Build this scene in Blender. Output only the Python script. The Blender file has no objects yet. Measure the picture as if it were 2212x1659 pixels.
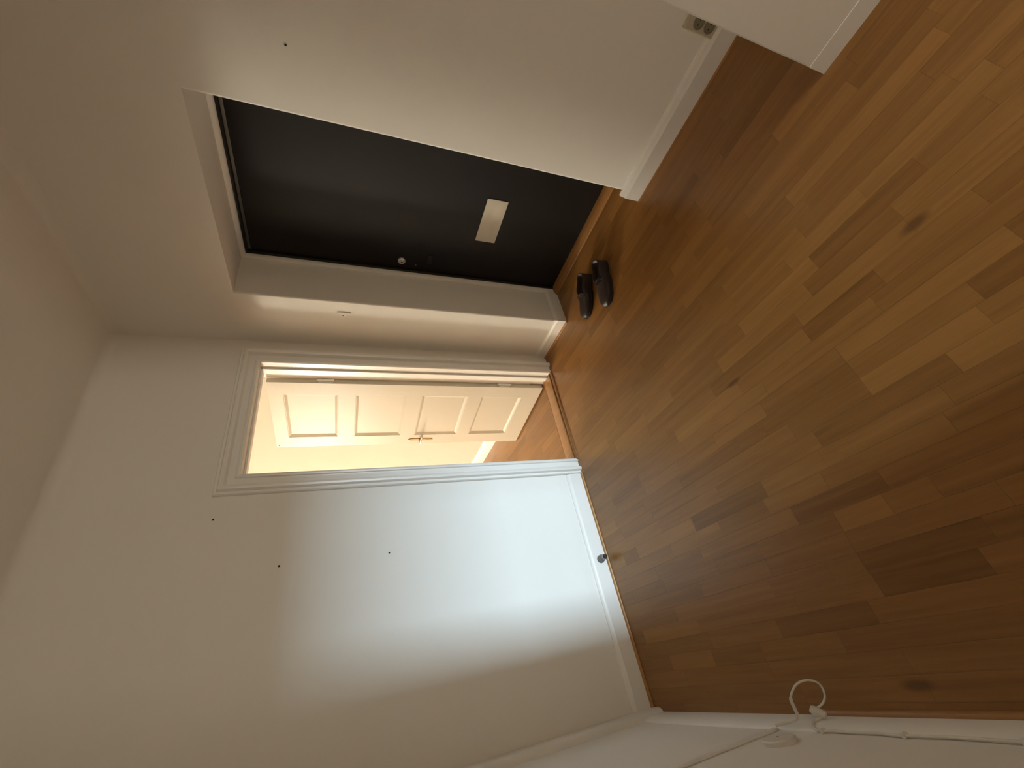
import bpy, bmesh, math, random
from mathutils import Vector, Matrix
random.seed(7)
S = bpy.context.scene
COL = S.collection
PI = math.pi

# ------------------------------------------------------------------ camera
CAM = Vector((-2.00532, -2.37716, 1.5))
FW = Vector((0.544768, 0.754519, -0.365964))
RT = Vector((0.815951, -0.577637, 0.023679))
UP = Vector((0.193528, 0.311508, 0.930328))
cd = bpy.data.cameras.new('camera'); cam = bpy.data.objects.new('camera', cd); COL.objects.link(cam)
cd.sensor_fit = 'HORIZONTAL'; cd.sensor_width = 36.0; cd.lens = 906.335 / 2212 * 36.0
cd.clip_start = 0.02; cd.clip_end = 100
X, Y, Z = -UP, RT, -FW            # the phone was held on its side: image left is up
cam.matrix_world = Matrix(((X.x, Y.x, Z.x, CAM.x), (X.y, Y.y, Z.y, CAM.y), (X.z, Y.z, Z.z, CAM.z), (0, 0, 0, 1)))
S.camera = cam
F_PX = 906.335
def project(p):
    d = Vector(p) - CAM; z = d.dot(FW)
    if z < 0.05: return None
    return (1106 - F_PX * d.dot(UP) / z, 829.5 - F_PX * d.dot(RT) / z)

# ------------------------------------------------------------------ world, lights, exposure
w = bpy.data.worlds.new('sky'); S.world = w; w.use_nodes = True
w.node_tree.nodes['Background'].inputs[0].default_value = (0.62, 0.76, 1.0, 1)
w.node_tree.nodes['Background'].inputs[1].default_value = 0.6

def light(name, kind, loc, power, color, **kw):
    l = bpy.data.lights.new(name, kind); l.energy = power; l.color = color
    for k, v in kw.items(): setattr(l, k, v)
    o = bpy.data.objects.new(name, l); COL.objects.link(o); o.location = loc
    return o
# warm lamp of the room beyond the open door
light('room_lamp', 'POINT', (-4.2, 6.3, 2.05), 800, (1.0, 0.955, 0.78), shadow_soft_size=0.35)
# warm fill light added behind the camera to lift the hall's ambient
light('rear_fill_light', 'POINT', (-1.15, -5.60, 1.35), 90, (1.0, 0.94, 0.76), shadow_soft_size=0.30)
# bright sky above the houses, seen through the window of the room behind the camera
DAY = Vector((-0.45, -14.0, 2.65))
o = light('daylight', 'AREA', DAY, 1850, (0.62, 0.84, 1.0), shape='RECTANGLE', size=1.1, size_y=1.5)
o.matrix_world = Matrix.Translation(DAY) @ Matrix.Rotation(PI / 2 - 0.16, 4, 'X')   # shines towards +Y, slightly down

S.cycles.max_bounces = 16; S.cycles.diffuse_bounces = 10
S.view_settings.view_transform = 'Standard'; S.view_settings.look = 'None'
S.view_settings.exposure = 0.16; S.view_settings.gamma = 1.0
S.view_settings.use_curve_mapping = False

# ------------------------------------------------------------------ materials
def nodes(m):
    m.use_nodes = True; nt = m.node_tree
    return nt, nt.nodes['Principled BSDF']
def N(nt, t, **kw):
    n = nt.nodes.new(t)
    for k, v in kw.items(): setattr(n, k, v)
    return n
def paint(name, col, rough=0.6, var=0.03, bump=0.15, bscale=180, spec=0.4):
    m = bpy.data.materials.new(name); nt, b = nodes(m)
    g = N(nt, 'ShaderNodeNewGeometry')
    n1 = N(nt, 'ShaderNodeTexNoise'); n1.inputs['Scale'].default_value = 2.2; n1.inputs['Detail'].default_value = 4
    nt.links.new(g.outputs['Position'], n1.inputs['Vector'])
    mx = N(nt, 'ShaderNodeMix', data_type='RGBA')
    mx.inputs['A'].default_value = (*[c * (1 - var) for c in col], 1); mx.inputs['B'].default_value = (*[min(1, c * (1 + var)) for c in col], 1)
    nt.links.new(n1.outputs['Fac'], mx.inputs['Factor']); nt.links.new(mx.outputs['Result'], b.inputs['Base Color'])
    n2 = N(nt, 'ShaderNodeTexNoise'); n2.inputs['Scale'].default_value = bscale; n2.inputs['Detail'].default_value = 3
    nt.links.new(g.outputs['Position'], n2.inputs['Vector'])
    bp = N(nt, 'ShaderNodeBump'); bp.inputs['Strength'].default_value = bump; bp.inputs['Distance'].default_value = 0.0006
    nt.links.new(n2.outputs['Fac'], bp.inputs['Height']); nt.links.new(bp.outputs['Normal'], b.inputs['Normal'])
    b.inputs['Roughness'].default_value = rough; b.inputs['Specular IOR Level'].default_value = spec
    return m
def plain(name, col, rough=0.5, metal=0.0, spec=0.5):
    m = bpy.data.materials.new(name); nt, b = nodes(m)
    g = N(nt, 'ShaderNodeNewGeometry'); n1 = N(nt, 'ShaderNodeTexNoise'); n1.inputs['Scale'].default_value = 40
    nt.links.new(g.outputs['Position'], n1.inputs['Vector'])
    mx = N(nt, 'ShaderNodeMix', data_type='RGBA')
    mx.inputs['A'].default_value = (*[c * .9 for c in col], 1); mx.inputs['B'].default_value = (*[min(1, c * 1.1) for c in col], 1)
    nt.links.new(n1.outputs['Fac'], mx.inputs['Factor']); nt.links.new(mx.outputs['Result'], b.inputs['Base Color'])
    b.inputs['Roughness'].default_value = rough; b.inputs['Metallic'].default_value = metal; b.inputs['Specular IOR Level'].default_value = spec
    return m
def wood(name, attr_type, dark, light_, rough=0.30):
    m = bpy.data.materials.new(name); nt, b = nodes(m)
    g = N(nt, 'ShaderNodeNewGeometry')
    at = N(nt, 'ShaderNodeAttribute', attribute_type=attr_type, attribute_name='tone')
    # shift the grain per plank
    sh = N(nt, 'ShaderNodeVectorMath', operation='SCALE'); sh.inputs[0].default_value = (13.1, 7.7, 5.3)
    nt.links.new(at.outputs['Fac'], sh.inputs['Scale'])
    ad = N(nt, 'ShaderNodeVectorMath', operation='ADD'); nt.links.new(g.outputs['Position'], ad.inputs[0]); nt.links.new(sh.outputs['Vector'], ad.inputs[1])
    st = N(nt, 'ShaderNodeVectorMath', operation='MULTIPLY'); st.inputs[1].default_value = (48, 1.9, 10)
    nt.links.new(ad.outputs['Vector'], st.inputs[0])
    n1 = N(nt, 'ShaderNodeTexNoise'); n1.inputs['Scale'].default_value = 1.0; n1.inputs['Detail'].default_value = 5; n1.inputs['Roughness'].default_value = 0.65
    nt.links.new(st.outputs['Vector'], n1.inputs['Vector'])
    # tone + grain -> factor
    gr = N(nt, 'ShaderNodeMath', operation='MULTIPLY_ADD'); gr.inputs[1].default_value = 1.0; gr.inputs[2].default_value = -0.50
    nt.links.new(n1.outputs['Fac'], gr.inputs[0])
    su = N(nt, 'ShaderNodeMath', operation='ADD', use_clamp=True); nt.links.new(gr.outputs[0], su.inputs[0]); nt.links.new(at.outputs['Fac'], su.inputs[1])
    mx = N(nt, 'ShaderNodeMix', data_type='RGBA'); mx.inputs['A'].default_value = (*dark, 1); mx.inputs['B'].default_value = (*light_, 1)
    nt.links.new(su.outputs[0], mx.inputs['Factor'])
    col = mx.outputs['Result']
    # three knots that belong to the wood
    for (kx, ky, rr, el) in ((-1.227, -1.347, .014, .30), (-1.20, -2.095, .020, .40), (-2.272, -1.36, .020, .35)):
        sb = N(nt, 'ShaderNodeVectorMath', operation='SUBTRACT'); sb.inputs[1].default_value = (kx, ky, 0); nt.links.new(g.outputs['Position'], sb.inputs[0])
        sc = N(nt, 'ShaderNodeVectorMath', operation='MULTIPLY'); sc.inputs[1].default_value = (1, el, 0); nt.links.new(sb.outputs['Vector'], sc.inputs[0])
        ln = N(nt, 'ShaderNodeVectorMath', operation='LENGTH'); nt.links.new(sc.outputs['Vector'], ln.inputs[0])
        mr = N(nt, 'ShaderNodeMapRange'); mr.inputs['From Min'].default_value = rr * .4; mr.inputs['From Max'].default_value = rr
        mr.inputs['To Min'].default_value = 0.6; mr.inputs['To Max'].default_value = 0.0
        nt.links.new(ln.outputs['Value'], mr.inputs['Value'])
        k = N(nt, 'ShaderNodeMix', data_type='RGBA'); k.inputs['B'].default_value = (dark[0] * .35, dark[1] * .3, dark[2] * .3, 1)
        nt.links.new(mr.outputs['Result'], k.inputs['Factor']); nt.links.new(col, k.inputs['A']); col = k.outputs['Result']
    nt.links.new(col, b.inputs['Base Color'])
    bp = N(nt, 'ShaderNodeBump'); bp.inputs['Strength'].default_value = 0.12; bp.inputs['Distance'].default_value = 0.0006
    nt.links.new(n1.outputs['Fac'], bp.inputs['Height']); nt.links.new(bp.outputs['Normal'], b.inputs['Normal'])
    b.inputs['Roughness'].default_value = rough; b.inputs['Specular IOR Level'].default_value = 0.5
    return m

M = {}
M['wall'] = paint('wall_paint', (0.80, 0.775, 0.73), 0.75, 0.02, 0.35, 260, 0.3)
M['ceil'] = paint('ceiling_paint', (0.80, 0.775, 0.73), 0.85, 0.015, 0.2, 200, 0.2)
M['gloss'] = paint('white_gloss_paint', (0.82, 0.80, 0.765), 0.32, 0.012, 0.25, 60, 0.5)
M['cream'] = paint('dimmed_cream_gloss_paint', (0.60, 0.56, 0.475), 0.40, 0.012, 0.25, 60, 0.4)  # cream, darkened to offset the strong lamp on the door leaf
M['dimwall'] = paint('dimmed_wall_paint', (0.60, 0.56, 0.475), 0.75, 0.02, 0.35, 260, 0.3)  # wall colour darkened to offset the strong lamp beyond the doorway
M['plank'] = wood('parquet_oak', 'OBJECT', (0.165, 0.070, 0.016), (0.365, 0.178, 0.050))
M['plankf'] = wood('parquet_oak_field', 'GEOMETRY', (0.165, 0.070, 0.016), (0.365, 0.178, 0.050))
M['oak'] = wood('oak_moulding', 'OBJECT', (0.20, 0.085, 0.022), (0.46, 0.235, 0.08), 0.4)
M['sub'] = plain('joint_dust', (0.13, 0.062, 0.022), 0.9)
M['dark'] = paint('dark_brown_door_paint', (0.011, 0.0085, 0.0072), 0.45, 0.08, 0.3, 25, 0.22)
M['darkf'] = paint('dark_frame_paint', (0.012, 0.008, 0.006), 0.5, 0.2, 0.3, 40, 0.4)
M['steel'] = plain('worn_steel', (0.62, 0.58, 0.52), 0.35, 0.9)
M['grey'] = plain('grey_rubber', (0.17, 0.165, 0.16), 0.55)
M['blackish'] = plain('dark_hole', (0.02, 0.016, 0.012), 0.9)
M['brass'] = plain('aged_brass', (0.30, 0.195, 0.065), 0.45, 0.6)
M['paper'] = paint('cream_paper', (0.56, 0.51, 0.42), 0.8, 0.14, 1.0, 18, 0.2)
M['leather'] = paint('dark_brown_leather', (0.034, 0.021, 0.018), 0.42, 0.25, 0.6, 120, 0.28)
M['sole'] = plain('black_sole', (0.012, 0.010, 0.009), 0.6)
M['lining'] = plain('shoe_lining', (0.05, 0.018, 0.010), 0.7)
M['beige'] = plain('beige_plastic', (0.52, 0.47, 0.36), 0.45)
M['socket'] = plain('brown_grey_plastic', (0.24, 0.205, 0.14), 0.5)
M['cable'] = plain('white_cable', (0.72, 0.69, 0.63), 0.45)
M['glass'] = plain('window_frame_white', (0.8, 0.8, 0.78), 0.4)

# ------------------------------------------------------------------ mesh helpers
def box(bm, x0, x1, y0, y1, z0, z1):
    v = [bm.verts.new(p) for p in ((x0,y0,z0),(x1,y0,z0),(x1,y1,z0),(x0,y1,z0),(x0,y0,z1),(x1,y0,z1),(x1,y1,z1),(x0,y1,z1))]
    for f in ((3,2,1,0),(4,5,6,7),(0,1,5,4),(1,2,6,5),(2,3,7,6),(3,0,4,7)): bm.faces.new([v[i] for i in f])
def prism_z(bm, poly, z0, z1):
    a = [bm.verts.new((x, y, z0)) for x, y in poly]; b = [bm.verts.new((x, y, z1)) for x, y in poly]
    n = len(poly)
    bm.faces.new(a[::-1]); bm.faces.new(b)
    for i in range(n): bm.faces.new((a[i], a[(i+1) % n], b[(i+1) % n], b[i]))
def extrude(bm, rings, closed=True, caps=True):
    """rings: list of equal-length point lists, bridged one after another"""
    R = [[bm.verts.new(p) for p in r] for r in rings]; n = len(R[0])
    for a, b in zip(R[:-1], R[1:]):
        for i in range(n if closed else n - 1):
            bm.faces.new((a[i], a[(i+1) % n], b[(i+1) % n], b[i]))
    if caps:
        bm.faces.new(R[0][::-1]); bm.faces.new(R[-1])
def lathe(bm, prof, origin, axis, seg=24):
    axis = Vector(axis).normalized(); t = Vector((0,0,1)) if abs(axis.z) < .9 else Vector((1,0,0))
    u = axis.cross(t).normalized(); v = axis.cross(u)
    rings = []
    for r, h in prof:
        rings.append([Vector(origin) + axis*h + (u*math.cos(2*PI*i/seg) + v*math.sin(2*PI*i/seg))*max(r, 1e-5) for i in range(seg)])
    extrude(bm, rings)
def tube(bm, pts, r, seg=10):
    pts = [Vector(p) for p in pts]; rings = []; u = None
    for i, p in enumerate(pts):
        t = (pts[min(i+1, len(pts)-1)] - pts[max(i-1, 0)]).normalized()
        if u is None: u = t.cross(Vector((0.3, 0.2, 1))).normalized()
        u = (u - t * u.dot(t)).normalized(); v = t.cross(u)
        rr = r[i] if isinstance(r, (list, tuple)) else r
        rings.append([p + (u*math.cos(2*PI*k/seg) + v*math.sin(2*PI*k/seg))*rr for k in range(seg)])
    extrude(bm, rings)
def spline(P, n=8):
    P = [Vector(p) for p in P]; out = []
    for i in range(len(P) - 1):
        a, b, c, d = P[max(i-1,0)], P[i], P[i+1], P[min(i+2, len(P)-1)]
        for k in range(n):
            t = k / n
            out.append(.5*((2*b) + (c-a)*t + (2*a-5*b+4*c-d)*t*t + (3*b-a-3*c+d)*t**3))
    out.append(P[-1]); return out
def obj(name, bm, mat, parent=None, smooth=False, bevel=0, tone=None, mats=None):
    bmesh.ops.recalc_face_normals(bm, faces=bm.faces)
    me = bpy.data.meshes.new(name); bm.to_mesh(me); bm.free()
    o = bpy.data.objects.new(name, me); COL.objects.link(o)
    for m in (mats or [mat]): me.materials.append(m)
    if smooth:
        for p in me.polygons: p.use_smooth = True
        try: me.set_sharp_from_angle(angle=math.radians(smooth if smooth > 1 else 40))
        except Exception: pass
    if bevel:
        b = o.modifiers.new('bevel', 'BEVEL'); b.width = bevel; b.segments = 2; b.limit_method = 'ANGLE'; b.angle_limit = math.radians(50)
    if parent is not None: o.parent = parent
    if tone is not None: o['tone'] = tone
    return o
def tag(o, label, cat, kind=None, group=None):
    o['label'] = label; o['category'] = cat
    if kind: o['kind'] = kind
    if group: o['group'] = group
    return o
def root(name, label, cat, loc=(0,0,0), kind=None, group=None):
    o = bpy.data.objects.new(name, None); COL.objects.link(o); o.location = loc; o.empty_display_size = 0.05
    return tag(o, label, cat, kind, group)
def arc(cx, cy, r, a0, a1, n=5):
    return [(cx + r*math.cos(a0 + (a1-a0)*i/n), cy + r*math.sin(a0 + (a1-a0)*i/n)) for i in range(n + 1)]
NEW = bmesh.new

# ------------------------------------------------------------------ dimensions (metres; back/right corner of the hall is the origin)
H = 2.757
XL = -2.360                 # left wall
NA, NB, ND, NZ = 0.413, 1.440, 0.300, 2.106   # niche of the entrance door: far side, near side, depth, head
DX0, DX1, DZ = -0.925, -0.185, 2.003          # doorway in the back wall
WT = 0.125                                    # back wall thickness
BX, BY = -0.556, -2.238                       # projecting wall
RY = -2.95                                    # added rear wall, its opening bounds the daylight

# ------------------------------------------------------------------ setting: walls, ceiling, floor
bm = NEW()
box(bm, -6.5, DX0 - .02, 0, WT, 0, H); box(bm, DX1 + .02, 0.0, 0, WT, 0, H); box(bm, DX0 - .02, DX1 + .02, 0, WT, DZ + .02, H)
tag(obj('wall_back', bm, M['wall']), 'white plastered wall around the open panelled door, lit bluish low down', 'wall', 'structure')

bm = NEW()
r = .012
pil = [(0, WT), (0, -NA + r)] + arc(r, -NA + r, r, PI, 1.5*PI)[1:] + [(0.55, -NA), (0.55, WT)]
prism_z(bm, pil, 0, NZ)
near = [(0, -6.3), (0.55, -6.3), (0.55, -NB)] + arc(r, -NB - r, r, PI/2, PI)
prism_z(bm, near, 0, NZ)
box(bm, 0, 0.55, -6.3, WT, NZ, H)
box(bm, 0.42, 0.55, -NB, -NA, 0, NZ)
tag(obj('wall_right', bm, M['wall'], smooth=30), 'cream wall with the deep recess holding the dark entrance door', 'wall', 'structure')

bm = NEW(); box(bm, 0, .15, WT, WT + 7.4, 0, H)
tag(obj('wall_beyond_right', bm, M['dimwall']), 'lamp-lit wall, colour darkened to hold back the glare, seen through the doorway behind the open door', 'wall', 'structure')
bm = NEW(); box(bm, XL - .15, XL, RY, 0, 0, H)
tag(obj('wall_left', bm, M['wall']), 'dim white wall beside the camera with a cable along its skirting', 'wall', 'structure')
bm = NEW(); box(bm, BX, -0.0005, RY, BY, 0, H)
tag(obj('wall_projection', bm, M['wall'], bevel=.004), 'white boxed-out wall end hiding part of the double socket', 'wall', 'structure')
bm = NEW()
box(bm, -4.3, -1.58, RY - .15, RY, 0, H); box(bm, -1.58, BX, RY - .15, RY, 2.1, H); box(bm, BX, -0.0005, RY - .15, RY, 0, H)  # left jamb set to cast the soft shadow on the back wall
tag(obj('wall_rear_added', bm, M['wall']), 'unseen wall added behind the camera, its opening placed to shape the daylight', 'wall', 'structure')
# room behind: window wall and side wall
bm = NEW()
box(bm, -4.3, -1.75, -6.3, -6.1, 0, H); box(bm, -.55, 0, -6.3, -6.1, 0, H); box(bm, -1.75, -.55, -6.3, -6.1, 1.88, H); box(bm, -1.75, -.55, -6.3, -6.1, 0, .9)
tag(obj('wall_window', bm, M['wall']), 'far wall of the room behind the camera with one window opening', 'wall', 'structure')
bm = NEW(); box(bm, -4.45, -4.3, -6.3, 0, 0, H); box(bm, -6.65, -6.5, 0, WT + 7.4, 0, H)
tag(obj('wall_outer', bm, M['wall']), 'outer side wall of the neighbouring rooms', 'wall', 'structure')
bm = NEW(); box(bm, -6.5, 0, WT + 7.25, WT + 7.4, 0, H)
tag(obj('wall_beyond', bm, M['wall']), 'end wall of the bright room beyond the open door', 'wall', 'structure')
bm = NEW()
for (a, b, c, d) in ((-1.75, -1.70, .9, 1.88), (-.60, -.55, .9, 1.88), (-1.70, -.60, .9, .95), (-1.70, -.60, 1.84, 1.88)): box(bm, a, b, -6.22, -6.16, c, d)
tag(obj('window_1', bm, M['glass']), 'plain white window frame in the room behind the camera', 'window', 'structure')

# ceiling with a soft plaster cove where it meets the walls
bm = NEW(); box(bm, -6.5, 0.55, -6.3, WT + 7.4, H, H + .1)
def cove(bm, p0, p1, nx, ny, R=.045, n=6):
    pr = []
    for i in range(n + 1):
        a = PI/2 * i / n
        pr.append((R - R*math.sin(a), R - R*math.cos(a)))   # (out from wall, down from ceiling)
    pr = [(0, 0)] + [(q[0], q[1]) for q in pr]
    rings = [[(p[0] + nx*o, p[1] + ny*o, H - d) for o, d in pr] for p in (p0, p1)]
    extrude(bm, rings)
cove(bm, (XL, 0), (0, 0), 0, -1); cove(bm, (0, BY), (0, 0), -1, 0); cove(bm, (XL, RY), (XL, 0), 1, 0)
tag(obj('ceiling', bm, M['ceil'], smooth=50), 'shadowed cream ceiling with softly rounded plaster edges', 'ceiling', 'structure')

# floor slab and its parquet staves
bm = NEW(); box(bm, -6.5, 0.42, -6.3, WT + 7.4, -.12, -.006)
floor = tag(obj('floor', bm, M['sub']), 'honey brown oak strip parquet running towards the back wall', 'floor', 'structure')
PW = 0.0637; X0 = -1.547
FORCED = [  # (x, y_far, y_near, tone) staves that stand out in the photograph
 (-1.045,-1.50,-1.847,0.69), (-1.045,-1.847,-2.20,0.22), (-.985,-1.45,-1.78,0.47), (-.985,-1.78,-2.07,0.70),
 (-1.11,-1.33,-1.779,0.60), (-1.11,-1.779,-2.09,0.34), (-1.23,-1.36,-1.687,0.58), (-1.23,-1.687,-1.95,0.23),
 (-1.39,-1.40,-1.731,0.42), (-1.39,-1.731,-2.20,0.62), (-1.45,-1.36,-1.731,0.32), (-1.45,-1.731,-2.073,0.50), (-1.45,-2.073,-2.55,0.20),
 (-1.52,-1.45,-1.731,0.43), (-1.52,-1.731,-2.05,0.72), (-1.93,-1.05,-1.414,0.50), (-1.93,-1.414,-1.75,0.20),
 (-2.055,-1.12,-1.419,0.49), (-2.055,-1.419,-1.70,0.16), (-2.118,-.62,-1.0,0.56), (-2.118,-1.0,-1.36,0.26),
 (-1.805,-1.08,-1.418,0.45), (-1.805,-1.418,-1.58,0.74), (-.905,-1.20,-1.533,0.38), (-.905,-1.533,-1.95,0.55),
 (-1.10,-1.02,-1.33,0.39), (-1.715,-.60,-.946,0.58), (-1.715,-.946,-1.2,0.31), (-1.43,-.05,-.22,0.74), (-1.56,-.04,-.25,0.70), (-1.62,-.03,-.19,0.67), (-1.99,-1.30,-1.78,.50), (-2.118,-1.36,-1.80,.44)]
def row_of(x): return round((x - X0 - PW/2) / PW)
forced = {}
for fx, ya, yb, t in FORCED: forced.setdefault(row_of(fx), []).append((ya, yb, t))
def fill(y_hi, y_lo, out, rnd):
    y = y_hi
    first = True
    while y > y_lo + 1e-6:
        L = rnd.uniform(.26, .52) * (rnd.uniform(.3, 1) if first else 1); first = False
        ny = y - L
        if ny < y_lo + .12: ny = y_lo
        t = min(.95, max(.06, rnd.gauss(.46, .12)))
        out.append((y, ny, t)); y = ny
rnd = random.Random(21)
staves = []
for k in range(row_of(-6.47), row_of(.39) + 1):
    xa, xb = X0 + k*PW, X0 + (k+1)*PW
    segs = []
    if xa > -.01:                       # rows inside the door recess
        if xb > ND + .055: xb = ND + .05
        if xb - xa < .015: continue
        fill(-NA - .002, -NB + .002, segs, rnd)
    else:
        if xb > 0:                      # the row under the wall line: a sliver of it reaches into the recess
            extra = []; fill(-NA - .002, -NB + .002, extra, rnd)
            staves += [(0.0, xb, q[1], q[0], q[2]) for q in extra]
        xb = min(xb, 0.0)
        if xb - xa < .004: continue
        ylo = -6.1
        if xb > BX: ylo = BY - .002
        if xa < BX < xb:                # narrow strip along the boxed-out wall
            extra = []; fill(BY - .002, -6.1, extra, rnd)
            staves += [(xa, BX, q[1], q[0], q[2]) for q in extra]
        if xa < XL - PW: ylo = -6.1
        fs = sorted(forced.get(k, []), reverse=True)
        cur = -.001
        for ya, yb, t in fs:
            if cur - ya > .1: fill(cur, ya, segs, rnd)
            elif segs: segs[-1] = (segs[-1][0], ya, segs[-1][2])
            else: ya = cur
            segs.append((ya, yb, t)); cur = yb
        fill(cur, ylo, segs, rnd)
        if xb <= XL: segs = [s for s in segs if s[0] < RY - .1 and xa > -4.3]
        segs2 = []
        fill(WT + 7.25, WT - .01, segs2, rnd); segs += segs2
    for ya, yb, t in segs: staves.append((xa, xb, yb, ya, t))
def seen(s):
    xa, xb, yb, ya, t = s
    cx, cy = (xa+xb)/2, (ya+yb)/2
    if yb < -2.75 or xb < XL - .01: return 0
    P = [project((x, y, 0)) for x, y in ((xa, ya), (xb, ya), (xb, yb), (xa, yb))]
    if any(q is None for q in P): return 0
    if ya > .1:                          # only what the doorway lets through
        xs = CAM.x + (xb + .03 - CAM.x) * (0 - CAM.y) / (yb - CAM.y)
        xe = CAM.x + (xa - CAM.x) * (0 - CAM.y) / (ya - CAM.y)
        if xs < DX0 - .02 or yb > 2.3: return 0
    else:
        if not any(-60 < q[0] < 2330 and -120 < q[1] < 1780 for q in P): return 0
        if cx > BX and cy < BY: return 0
    A = 0
    for i in range(4): A += P[i][0]*P[(i+1) % 4][1] - P[(i+1) % 4][0]*P[i][1]
    return abs(A) / 2
rank = sorted([(seen(s), i) for i, s in enumerate(staves)], reverse=True)
single = set(i for a, i in rank[:298] if a > 0)
bm = NEW(); box(bm, -.5, .5, -.5, .5, -.5, .5)
bmesh.ops.recalc_face_normals(bm, faces=bm.faces)
pm = bpy.data.meshes.new('plank'); bm.to_mesh(pm); bm.free(); pm.materials.append(M['plank'])
GAP = 0.00018
field = []
for i, (xa, xb, yb, ya, t) in enumerate(staves):
    if i in single:
        o = bpy.data.objects.new('plank', pm); COL.objects.link(o); o.parent = floor
        o.location = ((xa+xb)/2, (ya+yb)/2, -.003); o.scale = (xb - xa - 2*GAP, ya - yb - 2*GAP, .006); o['tone'] = t
    else: field.append((xa, xb, yb, ya, t))
vs, fs, tn = [], [], []
for xa, xb, yb, ya, t in field:
    b = len(vs)
    xa += GAP; xb -= GAP; yb += GAP; ya -= GAP
    vs += [(xa,yb,-.006),(xb,yb,-.006),(xb,ya,-.006),(xa,ya,-.006),(xa,yb,0),(xb,yb,0),(xb,ya,0),(xa,ya,0)]
    fs += [tuple(b+q for q in f) for f in ((4,5,6,7),(0,1,5,4),(1,2,6,5),(2,3,7,6),(3,0,4,7))]; tn += [t]*8
me = bpy.data.meshes.new('plank_field'); me.from_pydata(vs, [], fs); me.materials.append(M['plankf'])
a = me.attributes.new('tone', 'FLOAT', 'POINT'); a.data.foreach_set('value', tn)
o = bpy.data.objects.new('plank_field', me); COL.objects.link(o); o.parent = floor; o['kind'] = 'stuff'

# ------------------------------------------------------------------ skirtings and wooden mouldings
BP = [(0,0), (.019,0), (.019,.093), (.014,.101), (.012,.107), (.005,.114), (0,.115)]     # (out, up)
def board(bm, p0, p1, n, prof, zs=1.0, e0=0, e1=0):
    d = (Vector(p1) - Vector(p0)); L = d.length; d /= L
    rings = []
    for base, e, sgn in ((Vector(p0), e0, 1), (Vector(p1), e1, -1)):
        rings.append([(base.x + n[0]*o + d.x*sgn*e*o, base.y + n[1]*o + d.y*sgn*e*o, z*zs) for o, z in prof])
    extrude(bm, rings)
QR = [(0,0), (.013,0), (.0125,.004), (.010,.008), (.006,.0105), (0,.011)]
def off(prof, d): return [(o + d, z) for o, z in prof]
bm = NEW(); board(bm, (XL, 0), (DX0 - .112, 0), (0,-1), BP)
tag(obj('baseboard_back', bm, M['gloss'], smooth=30), 'white painted skirting on the back wall, glowing bluish', 'baseboard', 'structure')
bm = NEW(); board(bm, (0, 0), (0, -NA), (-1,0), BP, .78, 0, -1); board(bm, (0, -NA), (ND, -NA), (0,-1), BP, .78, -1, 0)
tag(obj('baseboard_pillar', bm, M['gloss'], smooth=30), 'low white skirting wrapped around the pillar beside the recess', 'baseboard', 'structure')
BPR = [(0,0), (.026,0), (.026,.098), (.019,.108), (.016,.122), (.006,.133), (0,.134)]
bm = NEW(); board(bm, (0, -NB + .026), (0, BY), (-1,0), BPR, .92, 0, 0)
box(bm, -.0005, .012, -NB, -NB + .026, 0, .105)
tag(obj('baseboard_right', bm, M['gloss'], smooth=30), 'white skirting with bevelled top running under the double socket', 'baseboard', 'structure')
bm = NEW(); board(bm, (BX, BY), (BX, RY), (-1,0), [(0,0), (.0016,0), (.0016,.072), (0,.0736)])
tag(obj('baseboard_projection', bm, M['wall']), 'flat low white skirting on the boxed-out wall end', 'baseboard', 'structure')
BPL = [(0,0), (.017,0), (.017,.092), (.013,.099), (.010,.112), (.003,.121), (0,.122)]
bm = NEW(); board(bm, (XL, -.045), (XL, RY), (1,0), BPL)
tag(obj('baseboard_left', bm, M['gloss'], smooth=30), 'dim white skirting on the left wall under the cable', 'baseboard', 'structure')
bm = NEW(); board(bm, (XL + .03, 0), (DX0 - .112, 0), (0,-1), off(QR, .019))
tag(obj('trim_1', bm, M['oak'], smooth=50, tone=.75), 'thin oak quarter-round along the foot of the back wall', 'moulding', 'structure')
bm = NEW(); board(bm, (0, 0), (0, -NA - .019), (-1,0), off(QR, .019), .8)
tag(obj('trim_2', bm, M['oak'], smooth=50, tone=.65), 'short oak quarter-round at the foot of the pillar', 'moulding', 'structure')
bm = NEW(); board(bm, (0, -NB + .026), (0, BY), (-1,0), off([(o*.6, z*.6) for o, z in QR], .026))
tag(obj('trim_3', bm, M['oak'], smooth=50, tone=.45), 'thin oak bead under the right-hand skirting', 'moulding', 'structure')
bm = NEW(); board(bm, (XL, -1.00), (XL, RY), (1,0), off([(o*1.1, z*1.4) for o, z in QR], .017))
tag(obj('trim_4', bm, M['oak'], smooth=50, tone=.45), 'dark oak quarter-round under the left-hand skirting, starting at the cable loop', 'moulding', 'structure')
# corner moulding up the left corner
bm = NEW()
pr = [(XL, -.001), (XL + .052, -.001), (XL + .052, -.030)] + arc(XL + .040, -.045, .014, .2, PI/2 + PI/3, 3)[:0] + [(XL + .046, -.085), (XL + .036, -.098), (XL + .022, -.104), (XL, -.106)]
pr = [(XL, -.001), (XL + .034, -.001), (XL + .036, -.060), (XL + .034, -.082), (XL + .026, -.096), (XL + .014, -.102), (XL, -.104)]
prism_z(bm, pr, 0, H - .001)
tag(obj('trim_5', bm, M['gloss'], smooth=35), 'white upright moulding filling the left corner of the back wall', 'moulding', 'structure')

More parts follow.
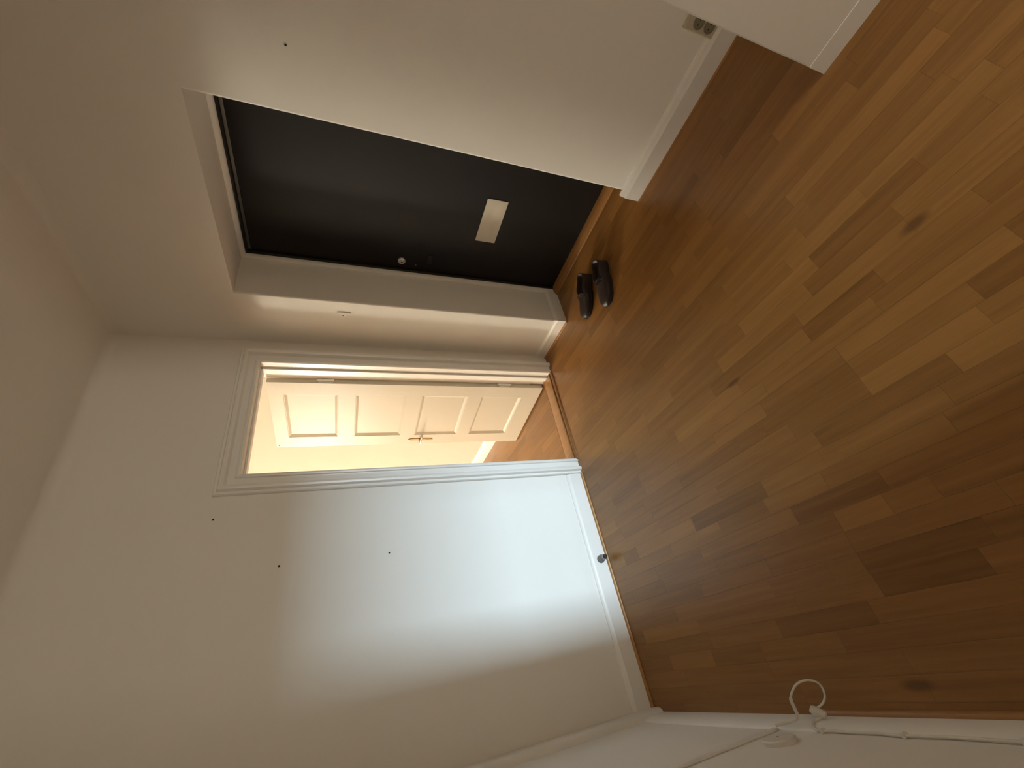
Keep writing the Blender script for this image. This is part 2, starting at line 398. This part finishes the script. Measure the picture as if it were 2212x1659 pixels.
# ------------------------------------------------------------------ doorway casing, jamb and threshold
tr = root('trim_6', 'white moulded door casing around the doorway to the bright room', 'door casing', (0,0,0), 'structure')
CP = [(0,0), (0,.018), (.004,.025), (.012,.028), (.020,.026), (.023,.017), (.028,.015), (.056,.018), (.060,.028), (.066,.037), (.076,.042), (.086,.040), (.091,.032), (.093,.022), (.098,.021), (.106,.023), (.110,.016), (.110,0)]
def corner(o, side):  # side -1 left, +1 right
    return (DX0 - o) if side < 0 else (DX1 + o)
for side in (-1, 1):
    bm = NEW()
    extrude(bm, [[(corner(o, side), -d, 0.0) for o, d in CP], [(corner(o, side), -d, DZ + o) for o, d in CP]])
    obj('casing_leg', bm, M['gloss'], tr, smooth=28)
bm = NEW()
extrude(bm, [[(corner(o, -1), -d, DZ + o) for o, d in CP], [(corner(o, 1), -d, DZ + o) for o, d in CP]])
obj('casing_head', bm, M['gloss'], tr, smooth=28)
for x0, x1 in ((DX0 - .02, DX0), (DX1, DX1 + .02)):
    bm = NEW(); box(bm, x0, x1, 0, WT + .012, 0, DZ + .02); obj('jamb', bm, M['gloss'], tr, bevel=.002)
bm = NEW(); box(bm, DX0, DX1, 0, WT + .012, DZ, DZ + .02); obj('jamb_head', bm, M['gloss'], tr, bevel=.002)
for x0, x1 in ((DX0, DX0 + .012), (DX1 - .012, DX1)):
    bm = NEW(); box(bm, x0, x1, .035, .085, .012, DZ); obj('stop_bead', bm, M['gloss'], tr, bevel=.002)
bm = NEW(); box(bm, DX0, DX1, .035, .085, DZ - .012, DZ); obj('stop_bead', bm, M['gloss'], tr, bevel=.002)
# threshold: broad board with a rounded nosing towards the hall and a pale edge strip beyond
th = root('trim_7', 'brown wooden threshold in the open doorway with a darker nosing', 'threshold', (0,0,0), 'structure')
def strip(name, prof, tone):
    bm = NEW(); extrude(bm, [[(x, y, z) for y, z in prof] for x in (DX0 - .012, DX1 + .004)]); obj(name, bm, M['oak'], th, smooth=40, tone=tone)
strip('board', [(-.004,0), (-.004,.012), (.000,.016), (.100,.016), (.104,.013), (.104,0)], .42)
strip('nosing', [(-.040,0), (-.038,.005), (-.030,.009), (-.016,.011), (-.010,.008), (-.010,0)], .15)
strip('edge_strip', [(.106,0), (.106,.013), (.110,.015), (.118,.011), (.122,0)], .85)
# skirting of the room beyond
bm = NEW(); board(bm, (0, WT), (0, WT + 7.2), (-1,0), BP, 1.1)
tag(obj('baseboard_beyond', bm, M['gloss'], smooth=30), 'white skirting in the bright room beyond the open door', 'baseboard', 'structure')

# ------------------------------------------------------------------ open panelled door (door_1)
HX, HY = -0.216, 0.150
ang = math.atan2(.763, -.086)              # leaf direction
d1 = root('door_1', 'open four-panel door, cream darkened against the lamp, with brass handle, swung into the bright room', 'door', (HX, HY, .012), 'structure')
d1.rotation_euler = (0, 0, ang)
# local frame: +x along the leaf, +y = visible face (towards -X of the world), z up
LW, LH, LT = 0.748, 1.975, 0.040
PZ = [(.150,.490), (.600,.955), (1.070,1.425), (1.545,1.885)]
PX0, PX1 = .122, .618
REC = .011; BV = .020
bm = NEW()
xs = [0, PX0, PX1, LW]; zs = [0]
for a, b in PZ: zs += [a, b]
zs.append(LH)
F = 0.0
def quad(bm, pts): bm.faces.new([bm.verts.new(p) for p in pts])
for i in range(3):
    for j in range(len(zs) - 1):
        if i == 1 and j % 2 == 1: continue
        for yy in (F, -LT):
            quad(bm, [(xs[i],yy,zs[j]), (xs[i+1],yy,zs[j]), (xs[i+1],yy,zs[j+1]), (xs[i],yy,zs[j+1])])
for a, b in ((0, 0), (LW, LW)): quad(bm, [(a,F,0), (a,-LT,0), (a,-LT,LH), (a,F,LH)])
for z in (0, LH): quad(bm, [(0,F,z), (LW,F,z), (LW,-LT,z), (0,-LT,z)])
for za, zb in PZ:       # sides of the panel openings down to the panel bed
    for yy, s in ((F, -1), (-LT, 1)):
        y2 = yy + s*.004
        quad(bm, [(PX0,yy,za), (PX1,yy,za), (PX1,y2,za), (PX0,y2,za)]); quad(bm, [(PX0,yy,zb), (PX1,yy,zb), (PX1,y2,zb), (PX0,y2,zb)])
        quad(bm, [(PX0,yy,za), (PX0,yy,zb), (PX0,y2,zb), (PX0,y2,za)]); quad(bm, [(PX1,yy,za), (PX1,yy,zb), (PX1,y2,zb), (PX1,y2,za)])
bmesh.ops.remove_doubles(bm, verts=bm.verts, dist=1e-5)
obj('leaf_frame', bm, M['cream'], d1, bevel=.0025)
for za, zb in PZ:       # sunk panels with their sloped mouldings
    bm = NEW(); rings = []
    for yy, s in ((F, -1), (-LT, 1)):
        R = [[(PX0 + e, yy + s*dp, za + e), (PX1 - e, yy + s*dp, za + e), (PX1 - e, yy + s*dp, zb - e), (PX0 + e, yy + s*dp, zb - e)] for e, dp in ((0, .0035), (.004, .0035), (.007, .006), (BV, .0135), (BV + .002, .0135))]
        extrude(bm, R, caps=False)
        quad(bm, R[-1])
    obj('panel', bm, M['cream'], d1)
# handle
hz = .895; hs = .682
hd = bpy.data.objects.new('handle', None); COL.objects.link(hd); hd.parent = d1; hd.location = (hs, F, hz)
bm = NEW()
ol = [(0,-.103), (.013,-.085), (.015,-.04), (.015,.06), (.013,.082), (0,.105), (-.013,.082), (-.015,.06), (-.015,-.04), (-.013,-.085)]
extrude(bm, [[(x, .0005, z) for x, z in ol], [(x, .004, z) for x, z in ol], [(x*.8, .0055, z*.97) for x, z in ol]])
obj('back_plate', bm, M['brass'], hd)
bm = NEW(); tube(bm, spline([(0,.004,.008), (0,.030,.008), (-.004,.043,.008), (-.016,.050,.008), (-.05,.051,.010), (-.092,.047,.006), (-.098,.046,.005)]), [.0075]*9 + [.008]*30 + [.007]*10, 10)
obj('lever', bm, M['steel'], hd, smooth=60)
bm = NEW(); lathe(bm, [(.004,.0045),(.004,.0062),(.001,.0064)], (0,0,-.055), (0,1,0), 12); obj('keyhole', bm, M['blackish'], hd)
for z in (.33, 1.62):
    bm = NEW(); tube(bm, [(-.012,-.02,z-.05), (-.012,-.02,z+.05)], .0085, 12); lathe(bm, [(.0085,0),(.005,.006),(.001,.009)], (-.012,-.02,z+.05), (0,0,1), 12)
    box(bm, -.011, .012, -.0425, -.0395, z-.045, z+.045); box(bm, -.004, .0, -.034, -.006, z-.045, z+.045)
    obj('hinge', bm, M['gloss'], d1, smooth=40)
bm = NEW(); lathe(bm, [(.004,0),(.004,.002),(.001,.003)], (.722, F, 1.957), (0,1,0), 10); obj('nail', bm, M['blackish'], d1)

# ------------------------------------------------------------------ dark entrance door (door_2) with its recess frame
d2 = root('door_2', 'closed dark brown entrance door set deep in the recess', 'door', (ND, -.93, 0), 'structure')
def rel(bm): bmesh.ops.translate(bm, verts=bm.verts, vec=(-ND, .93, 0)); return bm
DF = .335
bm = NEW(); box(bm, DF, DF + .045, -NB + .055, -NA - .030, .018, NZ - .050)
obj('leaf', rel(bm), M['dark'], d2, bevel=.003)
def fprof(bm, prof, flip=False):
    """frame moulding around far side, head and near side of the recess; prof: (x, inset)"""
    y0, y1 = -NA, -NB
    pts = lambda ins: [(y0 - ins, 0), (y0 - ins, NZ - ins), (y1 + ins, NZ - ins), (y1 + ins, 0)]
    P = [pts(i) for x, i in prof]
    extrude(bm, [[(prof[q][0], P[q][k][0], P[q][k][1]) for q in range(len(prof))] for k in range(4)])
bm = NEW(); fprof(bm, [(.318,.0), (.318,.030), (.322,.034), (.345,.034), (.345,.0)])
obj('door_frame', rel(bm), M['darkf'], d2, bevel=.0015)
bm = NEW(); fprof(bm, [(.288,.0005), (.288,.010), (.294,.017), (.304,.022), (.3185,.022), (.3185,.0005)])
obj('frame_bead', rel(bm), M['gloss'], d2, smooth=30)
bm = NEW(); extrude(bm, [[(x, y, z) for x, z in ((.262,0), (.264,.008), (.272,.013), (.300,.024), (.318,.026), (.345,.026), (.345,0))] for y in (-NB + .002, -NA - .002)])
obj('sill', rel(bm), M['oak'], d2, smooth=30, tone=.30)
# lock cylinder, screw, old handle mark, spyhole
bm = NEW(); lathe(bm, [(.026,0), (.0255,.006), (.022,.010), (.012,.012), (.011,.016), (.001,.017)], (DF, -.512, 1.180), (-1,0,0), 28)
lk = obj('lock_rosette', rel(bm), M['steel'], d2, smooth=35)
bm = NEW(); box(bm, DF - .019, DF - .016, -.5135, -.5105, 1.173, 1.187); obj('keyway', rel(bm), M['blackish'], lk)
bm = NEW(); lathe(bm, [(.006,0), (.005,.003), (.001,.004)], (DF, -.488, 1.085), (-1,0,0), 14); obj('screw_head', rel(bm), M['grey'], d2, smooth=40)
bm = NEW(); box(bm, DF - .006, DF + .001, -.585, -.515, .985, 1.015); obj('latch_plate', rel(bm), M['darkf'], d2, bevel=.002)
bm = NEW(); lathe(bm, [(.008,0), (.008,.003), (.005,.004), (.001,.002)], (DF, -.637, 1.527), (-1,0,0), 16); obj('spyhole', rel(bm), M['blackish'], d2, smooth=40)
# crumpled pale cover over the letter slot
bm = NEW()
n, m_ = 14, 7; gy0, gy1, gz0, gz1 = -1.058, -.756, .597, .731
G = []
for i in range(n + 1):
    G.append([])
    for j in range(m_ + 1):
        u, v = i/n, j/m_
        wv = .0016*math.sin(7*u + 3*v) + .0014*math.sin(17*u*v + 2) + .0012*math.sin(11*v - 5*u)
        if i in (0, n) or j in (0, m_): wv = -.0015
        G[-1].append((gy0 + (gy1-gy0)*u, gz0 + (gz1-gz0)*v + .004*(u-.5), wv))
fr = [[bm.verts.new((DF - .006 - q[2], q[0], q[1])) for q in r_] for r_ in G]
bk = [[bm.verts.new((DF - .0005, q[0], q[1])) for q in r_] for r_ in G]
for i in range(n):
    for j in range(m_):
        bm.faces.new((fr[i][j], fr[i+1][j], fr[i+1][j+1], fr[i][j+1])); bm.faces.new((bk[i][j], bk[i][j+1], bk[i+1][j+1], bk[i+1][j]))
for i in range(n):
    for j in (0, m_): bm.faces.new((fr[i][j], fr[i+1][j], bk[i+1][j], bk[i][j]))
for j in range(m_):
    for i in (0, n): bm.faces.new((fr[i][j], fr[i][j+1], bk[i][j+1], bk[i][j]))
lc = obj('letter_slot_cover', rel(bm), M['paper'], d2, smooth=60); lc['label'] = 'pale crumpled cover over the letter slot'

# ------------------------------------------------------------------ shoes
def shoe(name, label, heel, toe, side, closed_front, strap):
    heel = Vector((*heel, 0)); toe = Vector((*toe, 0)); L = (toe - heel).length
    rt = root(name, label, 'shoe', (heel.x, heel.y, 0), None, 'pair of dark shoes in front of the entrance door')
    rt.rotation_euler = (0, 0, math.atan2(toe.y - heel.y, toe.x - heel.x))
    st = [0, .03, .08, .15, .23, .31, .38, .44, .50, .58, .66, .74, .82, .89, .94, .975, .995]
    def halfw(t):
        base = .038 + .006*math.sin(min(1, t/.25)*PI/2)
        if t > .3: base += .011*math.sin(min(1, (t-.3)/.4)*PI/2)
        if t < .08: base *= math.sqrt(max(.05, 1 - ((.08-t)/.085)**2))
        if t > .74: base *= math.sqrt(max(.012, 1 - ((t-.74)/.2605)**2.1))
        return base
    def bend(t): return side*(.006*math.sin(t*PI) - .010*max(0, t-.6)/.4)
    def height(t):
        if t < .35: return .086 - .012*math.sin(t/.35*PI) 
        if t < .60: return .086 - .028*((t-.35)/.25)
        if t < .9: return .058 - .012*((t-.6)/.3)
        return .046*math.sqrt(max(.05, 1 - ((t-.9)/.105)**2))
    def opened(t):
        if t < .02: return 0
        if t > .50: return 0
        return min(1, (t-.02)/.05) * min(1, (.50-t)/.10)
    Z0 = .020
    rings = []
    for t in st:
        wd, hh, op = halfw(t), height(t), opened(t); pts = []
        n = 22
        for i in range(n + 1):
            a = PI*i/n
            cy, cz = math.cos(a), math.sin(a)
            y1 = wd*(abs(cy)**.75)*(1 if cy > 0 else -1); z1 = Z0 + (hh-Z0)*(cz**.62)
            # open section: outer wall, rim, lining, insole
            u = abs(i/n - .5)*2          # 1 at the sole edge, 0 at the middle
            sg = 1 if cy > 0 else -1
            if u > .45:
                q = (1-u)/.55; y2 = sg*wd*(1 - .22*q**2); z2 = Z0 + (hh-Z0)*min(1, q*1.05)
            elif u > .25:
                q = (.45-u)/.20; y2 = sg*wd*(.74 - .04*q); z2 = hh - (hh-.030)*q
            else:
                y2 = sg*wd*.70*u/.25; z2 = .030
            pts.append((t*L, bend(t) + y1*(1-op) + y2*op, z1*(1-op) + z2*op))
        pts.append((t*L, bend(t) - wd*.96, Z0*.7)); pts.append((t*L, bend(t) + wd*.96, Z0*.7))
        rings.append(pts)
    bm = NEW(); extrude(bm, rings)
    up = obj('upper', bm, M['leather'], rt, smooth=70)
    sd = up.modifiers.new('sub', 'SUBSURF'); sd.levels = 1; sd.render_levels = 1
    # sole with heel
    bm = NEW(); R = []
    for z, g in ((.008, 1.02), (.012, 1.07), (.0195, 1.07), (.021, 1.0)):
        ring = []
        ts = [0, .01, .03, .08, .15, .25, .35, .45, .55, .65, .74, .82, .89, .94, .975, .995, 1.005]
        for t in ts: ring.append((t*L, bend(t) + halfw(min(t, .995))*g, z))
        for t in ts[::-1]: ring.append((t*L, bend(t) - halfw(min(t, .995))*g, z))
        R.append(ring)
    extrude(bm, R); obj('sole', bm, M['sole'], rt, smooth=40)
    bm = NEW(); R = []
    for z in (0.0, .0085):
        R.append([(t*L, bend(t) + halfw(t)*1.03, z) for t in (.005, .03, .08, .15, .24)] + [(t*L, bend(t) - halfw(t)*1.03, z) for t in (.24, .15, .08, .03, .005)])
    extrude(bm, R); obj('heel', bm, M['sole'], rt)
    bm = NEW(); R = []
    for z in (0.0, .0085):
        tt = (.42, .5, .6, .7, .8, .9, .96)
        R.append([(t*L, bend(t) + halfw(t)*.98, z) for t in tt] + [(t*L, bend(t) - halfw(t)*.98, z) for t in tt[::-1]])
    extrude(bm, R); obj('tread', bm, M['sole'], rt)
    # tongue flap / lining patch
    bm = NEW()
    extrude(bm, [[(.06*L, -.018, .0305), (.06*L, .018, .0305), (.06*L, .018, .0325), (.06*L, -.018, .0325)], [(.36*L, -.020, .0305), (.36*L, .020, .0305), (.36*L, .020, .0325), (.36*L, -.020, .0325)]])
    obj('insole', bm, M['lining'], rt)
    bm = NEW()
    if strap:
        # strap across the instep with a raised buckle edge
        R = []
        for t in (.47, .55):
            wd, hh = halfw(t)*1.05, height(t)
            R.append([(t*L, bend(t) + wd*math.cos(a)*1.0, Z0 + (hh + .004 - Z0)*max(0, math.sin(a))**.62) for a in [PI*i/14 for i in range(15)]] +
                     [(t*L, bend(t) + wd*.93*math.cos(a), Z0 + (hh - .002 - Z0)*max(0, math.sin(a))**.62) for a in [PI*i/14 for i in range(14, -1, -1)]])
        extrude(bm, R); obj('strap', bm, M['leather'], rt, smooth=50)
        bm = NEW()
        t = .51
        tube(bm, spline([(t*L - .020, bend(t) - .046, .046), (t*L - .006, bend(t) - .060, .050), (t*L + .016, bend(t) - .060, .036), (t*L + .022, bend(t) - .047, .030)]), .0055, 8)
        obj('buckle', bm, M['sole'], rt, smooth=60)
    else:
        R = []
        for t in (.44, .47):
            wd, hh = halfw(t), height(t)
            R.append([(t*L + .004, bend(t) + wd*.93*math.cos(a), Z0 + (hh + .002 - Z0)*max(0, math.sin(a))**.62) for a in [PI*(.12 + .76*i/14) for i in range(15)]] +
                     [(t*L + .004, bend(t) + wd*.85*math.cos(a), Z0 + (hh - .004 - Z0)*max(0, math.sin(a))**.62) for a in [PI*(.12 + .76*i/14) for i in range(14, -1, -1)]])
        extrude(bm, R); obj('throat_edge', bm, M['leather'], rt, smooth=50)
    return rt
shoe('shoe', 'dark brown leather slip-on shoe nearer the camera, standing before the entrance door', (-.030, -.992), (-.320, -.892), 1, True, False)
shoe('shoe', 'dark brown leather shoe with side strap, tucked between its mate and the pillar', (.038, -.832), (-.212, -.664), 1, True, True)

# ------------------------------------------------------------------ door stop on the skirting
ds = root('door_stop', 'small grey door stop screwed to the bluish lit skirting', 'door stop', (-1.591, -.019, .052))
bm = NEW(); lathe(bm, [(.019,0), (.0215,.006), (.0215,.020), (.0195,.032), (.0165,.044), (.0145,.050)], (0,0,0), (0,-1,0), 24); obj('body', bm, M['grey'], ds, smooth=40)
bm = NEW(); lathe(bm, [(.0145,.050), (.0155,.052), (.0155,.056), (.0135,.058)], (0,0,0), (0,-1,0), 24); obj('ring', bm, M['steel'], ds, smooth=40)
bm = NEW(); lathe(bm, [(.0125,.058), (.0125,.068), (.010,.073), (.001,.075)], (0,0,0), (0,-1,0), 24); obj('rubber_tip', bm, M['sole'], ds, smooth=40)

# ------------------------------------------------------------------ double socket behind the projecting wall end
so = root('power_outlet', 'beige double wall socket low on the right wall, half hidden by the boxed-out wall', 'outlet', (0, -2.180, .178))
bm = NEW(); box(bm, -.020, 0, -.040, .040, -.072, .076); obj('housing', bm, M['beige'], so, bevel=.005)
for z in (-.034, .022):
    bm = NEW(); lathe(bm, [(.025,.0195), (.025,.0225), (.021,.0225), (.020,.0205), (.001,.0205)], (0, .004, z), (-1,0,0), 24); k = obj('socket', bm, M['socket'], so, smooth=30)
    for y in (-.005, .013):
        bm = NEW(); lathe(bm, [(.0028,.0200), (.0028,.0212), (.0005,.0213)], (0, y, z), (-1,0,0), 10); obj('pin_hole', bm, M['blackish'], k)

# ------------------------------------------------------------------ nail holes and screws left in the walls
def hole(name, label, loc, axis, r=.005, cat='nail', mat='blackish', ring=True):
    rt = root(name, label, cat, loc, None, 'old fixings left in the walls')
    bm = NEW(); lathe(bm, [(r,0), (r,.0012), (r*.6,.003), (.0004,.0034)], (0,0,0), axis, 14); obj('head', bm, M[mat], rt, smooth=40)
    if ring:
        bm = NEW(); lathe(bm, [(r*1.9,0), (r*1.7,.0007), (r*1.05,.0009)], (0,0,0), axis, 16); obj('chipped_rim', bm, M['wall'], rt)
    return rt
hole('wall_nail', 'small dark nail in the back wall just left of the casing top', (-1.150, 0, 2.091), (0,-1,0), .0050)
hole('wall_nail', 'small dark nail in the back wall, middle height of the three', (-1.404, 0, 1.783), (0,-1,0), .0050)
hole('wall_nail', 'small dark nail in the back wall, lowest of the three', (-1.403, 0, 1.272), (0,-1,0), .0045)
hole('wall_screw', 'lone dark screw with chipped plaster on the right wall near the recess', (0, -1.679, 1.738), (-1,0,0), .0045)
# remains of a hook on the pillar
hk = root('wall_hook', 'small painted-over hook plate on the pillar beside the entrance recess', 'hook', (0, -.300, 1.530))
bm = NEW(); extrude(bm, [[(-.0005, y, z) for y, z in ((-.020,-.046), (-.020,.042), (.004,.020), (.026,.004), (.026,-.006), (.004,-.020))], [(-.0035, y, z) for y, z in ((-.019,-.044), (-.019,.040), (.004,.018), (.025,.003), (.025,-.005), (.004,-.018))]])
obj('plate', bm, M['wall'], hk, bevel=.001)
bm = NEW(); lathe(bm, [(.0042,.003), (.0042,.005), (.002,.006), (.0004,.006)], (0, .004, .004), (-1,0,0), 12); obj('screw_head', bm, M['socket'], hk)
bm = NEW(); box(bm, -.0065, -.0005, -.024, -.021, -.042, .038); obj('lip', bm, M['wall'], hk, bevel=.001)

# ------------------------------------------------------------------ loose cable on the left wall
cb = root('loop_cable', 'thin white cable curling out in a loop above the left skirting', 'cable', (-2.325, -1.0, .0))
def relc(pts): return [(p[0] + 2.325, p[1] + 1.0, p[2]) for p in pts]
lp = [(-2.341,-.945,.150), (-2.335,-.985,.115), (-2.325,-1.010,.109), (-2.301,-1.023,.119), (-2.276,-1.035,.130), (-2.256,-1.051,.128), (-2.237,-1.072,.113), (-2.234,-1.089,.081), (-2.249,-1.094,.048),
      (-2.275,-1.084,.031), (-2.296,-1.070,.029), (-2.309,-1.056,.038), (-2.316,-1.042,.058), (-2.321,-1.033,.069)]
P = spline(relc(lp), 6)
bm = NEW(); tube(bm, P, [.0052 if k < 26 else .0034 for k in range(len(P))], 10); obj('loop', bm, M['cable'], cb, smooth=60)
bm = NEW()
tube(bm, relc([(-2.312,-1.030,.064), (-2.318,-1.036,.060), (-2.328,-1.050,.052), (-2.336,-1.062,.048)]), [.009,.0135,.0135,.011], 14)
obj('plug', bm, M['cable'], cb, smooth=50)
# cable lying along the skirting ledge
bm = NEW()
pts = [(XL + .006, y, z) for y, z in ((-1.03,.120), (-1.08,.1265), (-1.14,.1245), (-1.20,.128), (-1.27,.1245), (-1.33,.133), (-1.38,.131), (-1.44,.1255), (-1.50,.1265), (-1.56,.131), (-1.62,.1345), (-1.70,.129), (-2.0,.127), (-2.9,.127))]
pts = [(-2.336,-1.055,.060), (-2.342,-1.050,.100)] + pts[1:]
tube(bm, relc(spline(pts, 5)), .0036, 8); obj('run', bm, M['cable'], cb, smooth=60)
for y in (-1.10, -1.345, -1.60):
    bm = NEW(); box(bm, -.0350, -.0225, y + 1.0 - .005, y + 1.0 + .005, .121, .139); obj('clip', bm, M['cable'], cb, bevel=.002)
# upright trunking and round cover on the left wall
ct = root('cable_trunking', 'narrow white cable trunking rising up the left wall from the loop', 'trunking', (XL, -.915, .123))
bm = NEW(); box(bm, 0, .008, -.011, .011, 0, 2.45); obj('channel', bm, M['gloss'], ct, bevel=.003)
rc = root('round_cover', 'round white junction cover low on the left wall beside the trunking', 'cover', (XL, -1.035, .245))
bm = NEW(); lathe(bm, [(.050,0), (.050,.010), (.046,.014), (.015,.0155), (.001,.0155)], (0,0,0), (1,0,0), 32); obj('cap', bm, M['cable'], rc, smooth=35)
bm = NEW(); lathe(bm, [(.003,.0150), (.003,.0165), (.0005,.0168)], (0,0,0), (1,0,0), 10); obj('screw_head', bm, M['socket'], rc)
